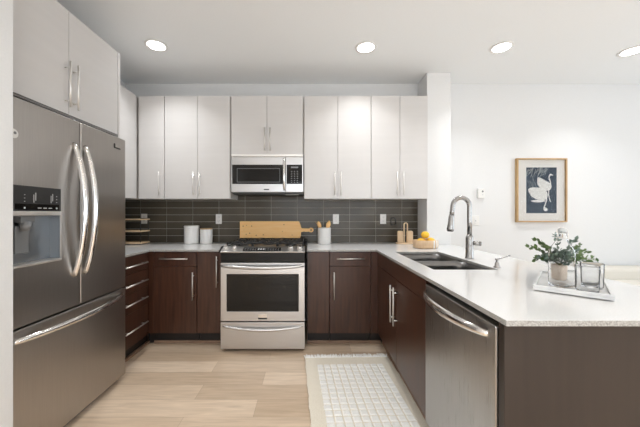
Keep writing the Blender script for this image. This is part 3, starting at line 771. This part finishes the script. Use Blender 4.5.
# ---------------------------------------------------------------- things on the back counter
def canister(x, y, r, h, label, lid):
    t = thing('canister', label, 'canister', (x, y, ZC), 'white kitchen canisters')
    z1 = ZC+h
    lt = .0238 if not lid else .010
    b = bmesh.new(); lathe(b, [(0, ZC+.0005), (r*.92, ZC+.0005), (r*.985, ZC+.006), (r, ZC+.015), (r, z1-lt-.006), (r*.99, z1-lt-.0002), (0, z1-lt-.0002)], x, y, 40); obj('jar', b, 'ceramic', t)
    b = bmesh.new(); lathe(b, [(0, z1-.0238), (r*1.0, z1-.0238), (r*1.02, z1-.018), (r*1.02, z1-.004), (r*.98, z1), (0, z1)], x, y, 40) if not lid else lathe(b, [(0, z1-lt), (r*.97, z1-lt), (r*.98, z1-.004), (r*.95, z1), (0, z1)], x, y, 40)
    obj('lid', b, 'shelfwood' if lid else 'ceramic', t)
canister(-1.322, 3.185, .079, .202, 'taller white canister with a white lid', False)
canister(-1.160, 3.190, .066, .170, 'shorter white canister with a thin wooden lid', True)

# tiered wooden shelf in the corner
t = thing('tiered_shelf', 'three-tier wooden counter shelf on a black wire frame in the left corner', 'shelf', (-1.98, 3.17, ZC))
for z, dx in ((.922, .0), (1.050, .0), (1.178, .0)):
    obj('shelf_board', box(-2.115, -1.815, 3.06, 3.235, z, z+.016), 'lightwood', t, bevel=.003)
b = bmesh.new()
for x in (-2.105, -1.828):
    for y in (3.075, 3.225):
        tube(b, [(x, y, ZC), (x, y, 1.196)], .004, 8)
    tube(b, [(x, 3.075, 1.196), (x, 3.225, 1.196)], .004, 8)
obj('wire_frame', b, 'plastic_black', t)

# cutting board leaning behind the grates
t = thing('cutting_board', 'long knotty pine cutting board with a round-ended handle, behind the stove', 'cutting board', (-.44, 3.25, .957))
out = [(-.798, 0), (-.110, 0), (-.100, .04), (-.112, .10), (-.118, .128), (-.100, .118), (.0, 0)]
bw0, bw1, bh = -.800, -.106, .205
ol = [(bw0, .004), (bw0+.004, 0), (bw1-.012, 0), (bw1+.004, .045), (bw1+.004, .075)]
# handle: stem with rounded end
ol += [(bw1+.012, .083), (bw1+.085, .084)]
hc = (bw1+.118, .104); hr = .030
for k in range(15):
    a = -PI*.78 + k*(2*PI*.78)/14; ol.append((hc[0]+hr*math.cos(a), hc[1]+hr*math.sin(a)*.92))
ol += [(bw1+.085, .122), (bw1+.012, .124), (bw1+.004, .135), (bw1-.002, .165), (bw1-.020, bh), (bw0+.004, bh), (bw0, bh-.004)]
tilt = .16
def lean(u, v, w): return (u, 3.262 + v*math.sin(tilt)*.18 - w, .9575 + v*math.cos(tilt*.18))
b = bmesh.new(); prism(b, ol, 0, .018, lean); bd = obj('board', b, 'pine', t, bevel=.002)
b = bmesh.new(); q = lean(hc[0], hc[1], .0185); q2 = lean(hc[0], hc[1], .0178); tube(b, [q2, q], .009, 16); obj('hanging_hole', b, 'plastic_black', bd)

# utensil crock
kx, ky = .158, 3.175
t = thing('utensil_crock', 'white ceramic utensil crock right of the cutting board', 'crock', (kx, ky, ZC))
b = bmesh.new(); z1 = ZC+.180; r = .074
lathe(b, [(0, ZC+.0005), (r*.93, ZC+.0005), (r, ZC+.008), (r, z1-.002), (r*.985, z1), (r*.95, z1-.002), (r*.94, ZC+.012), (0, ZC+.012)], kx, ky, 40); obj('jar', b, 'ceramic', t)
def spoon(pb, pt, wd, ln, label, mt='pine'):
    pb, pt = Vector(pb), Vector(pt); b = bmesh.new(); d = (pt-pb).normalized()
    tube(b, [pb, pt], [.005, .0055], 10)
    side = Vector((d.z, 0, -d.x)).normalized(); pts = []; n = 12
    rings = []
    for i in range(n+1):
        s = i/n; c = pt+d*(ln*s-.008); wv = wd*(math.sin(PI*min(1, s*.93+.06))**.6); th = .005
        rings.append([b.verts.new(c+side*wv*math.cos(a)+Vector((0, -1, 0))*th*math.sin(a)) for a in (2*PI*j/10 for j in range(10))])
    for a, c in zip(rings, rings[1:]):
        for j in range(10):
            f = b.faces.new((a[j], a[(j+1)%10], c[(j+1)%10], c[j])); f.smooth = True
    b.faces.new(rings[0][::-1]); b.faces.new(rings[-1])
    return tag(obj('wooden_spoon', b, mt), label, 'utensil', 'utensils standing in the white crock')
spoon((kx+.005, ky+.0, ZC+.015), (kx-.045, ky+.0, 1.090), .022, .085, 'wooden spoon leaning left in the white crock')
spoon((kx-.010, ky-.045, ZC+.015), (kx+.036, ky-.03, 1.095), .026, .080, 'wide wooden spoon leaning right in the white crock')
spoon((kx+.02, ky+.03, ZC+.015), (kx+.050, ky+.03, 1.11), .018, .070, 'wooden spatula at the right rim of the white crock')
b = bmesh.new(); tube(b, [(kx-.020, ky-.035, ZC+.015), (kx-.060, ky-.035, 1.10), (kx-.100, ky-.035, 1.165)], [.004, .0035, .002], 8)
tag(obj('whisk_handle', b, 'shelfwood'), 'thin dark wooden stick poking out to the far left of the crock', 'utensil', 'utensils standing in the white crock')

# coaster caddy
cx_, cy_ = 1.048, 3.150; sc = 285/cy_
t = thing('coaster_caddy', 'pale wood caddy with a tall loop handle by the column', 'caddy', (cx_, cy_, ZC))
b = bmesh.new(); lathe(b, [(0, ZC+.0005), (.095, ZC+.0005), (.100, ZC+.006), (.098, ZC+.016), (0, ZC+.016)], cx_, cy_, 40, sy=.62); obj('base', b, 'lightwood', t)
b = bmesh.new(); pts = [(cx_-.020, cy_-.035, ZC+.015), (cx_-.020, cy_-.035, ZC+.20)]
for k in range(0, 9): a = PI*k/8; pts.append((cx_-.002-.018*math.cos(a), cy_-.035, ZC+.215+.018*math.sin(a)))
pts += [(cx_+.016, cy_-.035, ZC+.20), (cx_+.016, cy_-.035, ZC+.015)]
tube(b, pts, .0065, 10); obj('loop_handle', b, 'lightwood', t)
def disc_board(xc, w_, h_, y, label):
    b = bmesh.new(); ol = []
    r = .018; z0 = ZC+.0165
    for (ax, az, a0) in ((xc+w_/2-r, z0+h_-r, 0), (xc-w_/2+r, z0+h_-r, PI/2)):
        for k in range(7): ol.append((ax+r*math.cos(a0+k*PI/12), az+r*math.sin(a0+k*PI/12)))
    ol += [(xc-w_/2, z0+.006), (xc-w_/2+.006, z0), (xc+w_/2-.006, z0), (xc+w_/2, z0+.006)]
    prism(b, ol, y-.014, y+.014, lambda u, v, w: (u, w, v))
    tag(obj('wooden_board', b, 'lightwood', bevel=.003), label, 'board', 'boards held in the pale wood caddy')
disc_board(cx_-.050, .060, .128, cy_+.005, 'pale wooden board left of the loop handle in the caddy')
disc_board(cx_+.054, .070, .128, cy_+.005, 'pale wooden board right of the loop handle in the caddy')

# small black arch outline set against the tiles
t = thing('black_arch', 'small black arch outline on the dark tiles beside the caddy', 'trivet', ((394-310)/87.5, 3.28, 1.10))
b = bmesh.new(); xa = (394-310)/87.2
pts = [(xa-.026, YW-.012, 1.125), (xa-.026, YW-.012, 1.175)]
for k in range(0, 9): a = PI*k/8; pts.append((xa-.026*math.cos(a), YW-.012, 1.180+.022*math.sin(a)))
pts += [(xa+.026, YW-.012, 1.175), (xa+.026, YW-.012, 1.125)]
tube(b, pts, .005, 8); tube(b, [(xa-.030, YW-.012, 1.120), (xa+.030, YW-.012, 1.120)], .005, 8); obj('ring', b, 'plastic_black', t)

# fruit bowl with lemons
bx0, by0 = 1.122, 2.770
t = thing('fruit_bowl', 'low oval pale wood bowl with white bands, holding lemons by the sink', 'bowl', (bx0, by0, ZC))
b = bmesh.new(); hb = .080
lathe(b, [(0, ZC+.0005), (.098, ZC+.0005), (.112, ZC+.010), (.116, ZC+.05), (.114, ZC+hb-.003), (.111, ZC+hb), (.106, ZC+hb-.003), (.107, ZC+.05), (.098, ZC+.014), (0, ZC+.012)], bx0, by0, 56, sy=.72, power=2.6)
wb = wood('bowl_wood_with_white_bands', (.62, .42, .25), (.72, .52, .34), (12, 12, 2))
nt = wb.node_tree; bs = nt.nodes['Principled BSDF']; src = bs.inputs['Base Color'].links[0].from_socket
tc = N(wb, 'ShaderNodeTexCoord'); sp = N(wb, 'ShaderNodeSeparateXYZ'); L(wb, tc.outputs['Object'], sp.inputs[0])
ma = N(wb, 'ShaderNodeMath', operation='WRAP'); ma.inputs[1].default_value = .030; ma.inputs[2].default_value = 0; L(wb, sp.outputs['X'], ma.inputs[0])
gt = N(wb, 'ShaderNodeMath', operation='GREATER_THAN'); gt.inputs[1].default_value = .014; L(wb, ma.outputs[0], gt.inputs[0])
g2 = N(wb, 'ShaderNodeMath', operation='GREATER_THAN'); g2.inputs[1].default_value = .045; L(wb, sp.outputs['X'], g2.inputs[0])
mu = N(wb, 'ShaderNodeMath', operation='MULTIPLY'); L(wb, gt.outputs[0], mu.inputs[0]); L(wb, g2.outputs[0], mu.inputs[1])
mx = N(wb, 'ShaderNodeMixRGB'); mx.inputs['Color2'].default_value = (.78, .76, .72, 1); L(wb, mu.outputs[0], mx.inputs['Fac']); L(wb, src, mx.inputs['Color1']); L(wb, mx.outputs['Color'], bs.inputs['Base Color'])
obj('bowl', b, wb, t)
def lemon(x, y, z, r, ang, label):
    b = bmesh.new(); prof = []
    for k in range(17):
        a = -PI/2 + PI*k/16; rr_ = r*math.cos(a); zz = r*1.18*math.sin(a)
        if k in (0, 16): rr_ = 0; zz *= 1.08
        prof.append((abs(rr_), zz))
    lathe(b, prof, 0, 0, 24)
    bmesh.ops.rotate(b, verts=b.verts, cent=(0, 0, 0), matrix=Matrix.Rotation(PI/2, 3, 'Y')); bmesh.ops.rotate(b, verts=b.verts, cent=(0, 0, 0), matrix=Matrix.Rotation(ang, 3, 'Z'))
    bmesh.ops.translate(b, verts=b.verts, vec=(x, y, z))
    tag(obj('lemon', b, 'lemon'), label, 'lemon', 'lemons in the wooden bowl')
lemon(bx0-.048, by0-.01, ZC+.066, .033, .2, 'leftmost lemon, low at the left rim of the wooden bowl')
lemon(bx0+.046, by0-.012, ZC+.070, .034, -.4, 'lemon at the right, by the white-banded side of the bowl')
lemon(bx0+.000, by0+.034, ZC+.060, .030, 1.2, 'lemon at the back of the bowl, mostly hidden behind the others')
lemon(bx0-.004, by0-.004, ZC+.128, .035, .3, 'topmost lemon, resting on the others in the wooden bowl')

# ---------------------------------------------------------------- tray with bottle, glasses and plant
P0 = Vector((.972, 1.243, 0)); U_ = Vector((.672, .741, 0)).normalized(); V_ = Vector((U_.y, -U_.x, 0))
def tp(u, v, z): return P0 + U_*u + V_*v + Vector((0, 0, z))
TU, TV = .43, .245
b = bmesh.new()
def tcell(bm, u0, u1, v0, v1, z0, z1):
    vs = bx(bm, u0, u1, v0, v1, z0, z1)
    for q in vs: q.co = tp(q.co.x, q.co.y, q.co.z)
cells(b, [0, .012, TU-.012, TU], [0, .012, TV-.012, TV], lambda u, v: False, ZC+.004, ZC+.014)
cells(b, [0, .010, TU-.010, TU], [0, .010, TV-.010, TV], lambda u, v: .010 < u < TU-.010 and .010 < v < TV-.010, ZC+.014, ZC+.026)
for (fu, fv) in ((.03, .03), (TU-.04, .03), (.03, TV-.04), (TU-.04, TV-.04)): bx(b, fu, fu+.012, fv, fv+.012, ZC, ZC+.004)
for q in b.verts: q.co = tp(q.co.x, q.co.y, q.co.z)
tag(obj('serving_tray', b, 'marble', bevel=.002), 'rectangular white marble tray with a low rim near the peninsula end', 'tray')
TZ = ZC+.0145
# bottle: square-section swing-top, with wall thickness
q = tp(.112, .093, 0); bxx, byy = q.x, q.y
t = thing('glass_bottle', 'clear glass swing-top bottle standing on the marble tray', 'bottle', (bxx, byy, TZ))
b = bmesh.new()
def bottle_ring(r, z, p):
    r *= .80
    ring = []
    for j in range(40):
        a = 2*PI*j/40; c_, s_ = math.cos(a), math.sin(a); k = 1/((abs(c_)**p+abs(s_)**p)**(1/p))
        x, y = r*k*c_, r*k*s_; an = .15
        ring.append(b.verts.new((bxx+x*math.cos(an)-y*math.sin(an), byy+x*math.sin(an)+y*math.cos(an), z)))
    return ring
prof = [(.040, TZ+.0005, 6), (.0455, TZ+.006, 6), (.0465, TZ+.02, 6), (.0465, TZ+.150, 6), (.044, TZ+.163, 5), (.033, TZ+.186, 3.2), (.0235, TZ+.204, 2.2), (.022, TZ+.214, 2), (.022, TZ+.228, 2), (.025, TZ+.230, 2), (.025, TZ+.238, 2),
        (.019, TZ+.239, 2), (.0195, TZ+.228, 2), (.021, TZ+.205, 2.2), (.0305, TZ+.186, 3.2), (.042, TZ+.162, 5), (.0445, TZ+.150, 6), (.0445, TZ+.014, 6), (.038, TZ+.006, 6)]
rings = [bottle_ring(*p) for p in prof]
for a, c in zip(rings, rings[1:]):
    for j in range(40):
        f = b.faces.new((a[j], a[(j+1)%40], c[(j+1)%40], c[j])); f.smooth = True
b.faces.new(rings[0][::-1]); b.faces.new(rings[-1])
obj('glass_body', b, 'glass', t)
b = bmesh.new(); lathe(b, [(.012, TZ+.2395), (.015, TZ+.242), (.015, TZ+.250), (.010, TZ+.256), (0, TZ+.257)], bxx, byy, 24); st = obj('stopper', b, 'stopper', t)
b = bmesh.new()
for s_ in (-1, 1):
    tube(b, [(bxx+s_*.010, byy, TZ+.259), (bxx+s_*.021, byy, TZ+.252), (bxx+s_*.025, byy-.006, TZ+.234), (bxx+s_*.020, byy-.008, TZ+.212)], .0018, 8)
tube(b, [(bxx-.010, byy, TZ+.259), (bxx+.010, byy, TZ+.259)], .0018, 8)
pts = [(bxx+.0205*math.cos(a), byy+.0205*math.sin(a), TZ+.214) for a in (2*PI*k/20 for k in range(21))]
tube(b, pts, .0018, 8); obj('wire_bail', b, 'nickel', t)

def tumbler(u, v, label):
    q = tp(u, v, 0); x, y = q.x, q.y; r = .0385; h = .108
    b = bmesh.new(); lathe(b, [(0, TZ+.0005), (r*.86, TZ+.0005), (r*.92, TZ+.004), (r*.95, TZ+.02), (r, TZ+h-.002), (r*.985, TZ+h), (r*.965, TZ+h-.002), (r*.915, TZ+.012), (r*.84, TZ+.007), (0, TZ+.006)], x, y, 40)
    tag(obj('drinking_glass', b, 'glass'), label, 'glass', 'clear tumblers on the marble tray')
tumbler(.060, .172, 'clear tumbler on the tray, nearest the camera, beside the bottle')
tumbler(.150, .190, 'clear tumbler on the tray, behind and right of the nearer tumbler')

# plant
q = tp(.222, .082, 0); gx, gy = q.x, q.y
t = thing('potted_plant', 'leafy eucalyptus-like plant in a small beige pot on the marble tray', 'plant', (gx, gy, TZ))
M['pot'] = noisecol(mat('beige_pot', (.6, .48, .38), .8), (.66, .55, .45), (.76, .66, .56), ns=30)
b = bmesh.new(); lathe(b, [(0, TZ+.0005), (.022, TZ+.0005), (.024, TZ+.004), (.025, TZ+.074), (.024, TZ+.076), (.021, TZ+.072), (.021, TZ+.066), (0, TZ+.066)], gx, gy, 36, power=5, rot=.15); obj('pot', b, 'pot', t)
rnd = random.Random(11); st = bmesh.new(); lf = bmesh.new(); lg = bmesh.new()
def leaf(bm, p, d, L_, W_):
    d = d.normalized(); ref = Vector((rnd.uniform(-1, 1), rnd.uniform(-1, 1), rnd.uniform(-.3, 1))); s = d.cross(ref)
    if s.length < .1: s = Vector((1, 0, 0))
    s.normalize(); n_ = s.cross(d)
    v = [p, p+d*L_*.35+s*W_/2+n_*L_*.05, p+d*L_*.75+s*W_*.4+n_*L_*.06, p+d*L_, p+d*L_*.75-s*W_*.4+n_*L_*.06, p+d*L_*.35-s*W_/2+n_*L_*.05, p+d*L_*.5-n_*L_*.04]
    v = [bm.verts.new(x) for x in v]
    for a, c in ((0,1),(1,2),(2,3),(3,4),(4,5),(5,0)):
        f = bm.faces.new((v[a], v[c], v[6])); f.smooth = True
base = Vector((gx, gy, TZ+.070))
# branch tips: (dx across view, dy, dz) relative to base
tips = [(-.100, -.02, .045), (-.080, .0, .105), (-.085, .03, .03), (.075, .0, .125), (.18, .05, .06), (.155, -.02, .04), (.11, .03, .075), (-.06, .06, .12),
        (.15, .06, .09), (.03, .05, .135), (-.095, .06, .085), (.10, -.05, .03)]
for k, tpv in enumerate(tips):
    tip = base+Vector(tpv); mid = base.lerp(tip, .45)+Vector((0, 0, .035)); pts = []
    for i in range(9):
        s = i/8; pts.append(base*(1-s)**2 + mid*2*s*(1-s) + tip*s*s)
    tube(st, pts, [.0018-.0012*i/8 for i in range(9)], 6)
    tgt = lf if k % 3 else lg
    for i in range(3, 9):
        for sd in (-1, 1):
            d = (pts[i]-pts[i-1]).normalized()+Vector((rnd.uniform(-.9, .9), rnd.uniform(-.9, .9), rnd.uniform(-.5, .8)))
            for _ in range(2): leaf(tgt, pts[i]+Vector((rnd.uniform(-.006, .006),)*3), d+Vector((rnd.uniform(-.5,.5),)*3), rnd.uniform(.016, .026), rnd.uniform(.010, .016))
for k in range(230):
    a = rnd.uniform(0, 2*PI); e_ = rnd.uniform(-.2, 1.3); rr_ = rnd.uniform(.012, .050)
    d = Vector((math.cos(a)*math.cos(e_), math.sin(a)*math.cos(e_), math.sin(e_)))
    leaf(lg, base+Vector((0, 0, .025))+d*rr_, d+Vector((rnd.uniform(-.6, .6), rnd.uniform(-.6, .6), rnd.uniform(-.3, .6))), rnd.uniform(.014, .024), rnd.uniform(.010, .016))
obj('stems', st, 'stem', t); obj('green_foliage', lf, 'leaf', t); obj('grey_foliage', lg, 'leaf_grey', t)

# ---------------------------------------------------------------- sofa seen beyond the peninsula
t = thing('sofa', 'low cream sofa against the white wall beyond the peninsula', 'sofa', (3.95, 2.9, 0))
obj('backrest', box(3.12, 4.70, 3.08, 3.28, .10, .660), 'cream', t, bevel=.04, seg=4)
obj('seat', box(3.12, 4.70, 2.42, 3.075, .10, .545), 'cream', t, bevel=.04, seg=4)
b = bmesh.new()
for x in (3.2, 4.62):
    for y in (2.5, 3.2): tube(b, [(x, y, 0), (x, y, .11)], .02, 10)
obj('legs', b, 'plastic_black', t)

# ---------------------------------------------------------------- rug
t = thing('area_rug', 'cream woven rug with a raised grid of white tufts and fringed end', 'rug', (.3, 1.6, 0))
A = Vector((-.043, 2.445)); ang = -math.radians(2.7)     # far-left corner; rug runs towards the camera
ux = Vector((math.cos(math.radians(1.6)), math.sin(math.radians(1.6)))); uy = Vector((math.sin(math.radians(3.6)), -math.cos(math.radians(3.6))))
RW, RL = .712, 1.46
def rp(u, v, z): p = A+ux*u+uy*v; return (p.x, p.y, z)
b = bmesh.new(); nu, nv = 30, 60; g = {}
rnd = random.Random(2)
for i in range(nu+1):
    for j in range(nv+1):
        wob = .0025*math.sin(j*.7)+.002*math.sin(j*1.9) if i in (0, nu) else 0
        g[i, j] = b.verts.new(rp(RW*i/nu+wob, RL*j/nv, .008+rnd.uniform(-.0006, .0006)))
for i in range(nu):
    for j in range(nv): b.faces.new((g[i,j], g[i+1,j], g[i+1,j+1], g[i,j+1]))
obj('woven_base', b, 'rug_base', t, solid=.008)
b = bmesh.new(); cw = .0545; u0 = .090; v0 = .115
for i in range(10):
    for j in range(23):
        a, c = u0+i*cw+.0035, u0+(i+1)*cw-.0035; d_, e_ = v0+j*cw+.0035, v0+(j+1)*cw-.0035
        jt = lambda: rnd.uniform(-.0012, .0012)
        lo = [b.verts.new(rp(x+jt(), y+jt(), .0118)) for x, y in ((a, d_), (c, d_), (c, e_), (a, e_))]
        hi = [b.verts.new(rp(x+jt(), y+jt(), .0185+jt())) for x, y in ((a+.005, d_+.005), (c-.005, d_+.005), (c-.005, e_-.005), (a+.005, e_-.005))]
        b.faces.new(hi)
        for k in range(4): b.faces.new((lo[k], lo[(k+1)%4], hi[(k+1)%4], hi[k]))
obj('tufts', b, 'rug_tuft', t, bevel=.002)['kind'] = 'stuff'
b = bmesh.new()
for k in range(90):
    u = RW*(k+.5)/90; l_ = rnd.uniform(.040, .075); s_ = rnd.uniform(-.014, .014); h_ = rnd.uniform(.010, .028)
    tube(b, [rp(u, .002, .010), rp(u+s_*.5, -l_*.5, .010+h_*.4), rp(u+s_, -l_, .0045)], [.0045, .0045, .003], 6)
obj('fringe', b, 'rug_tuft', t)['kind'] = 'stuff'
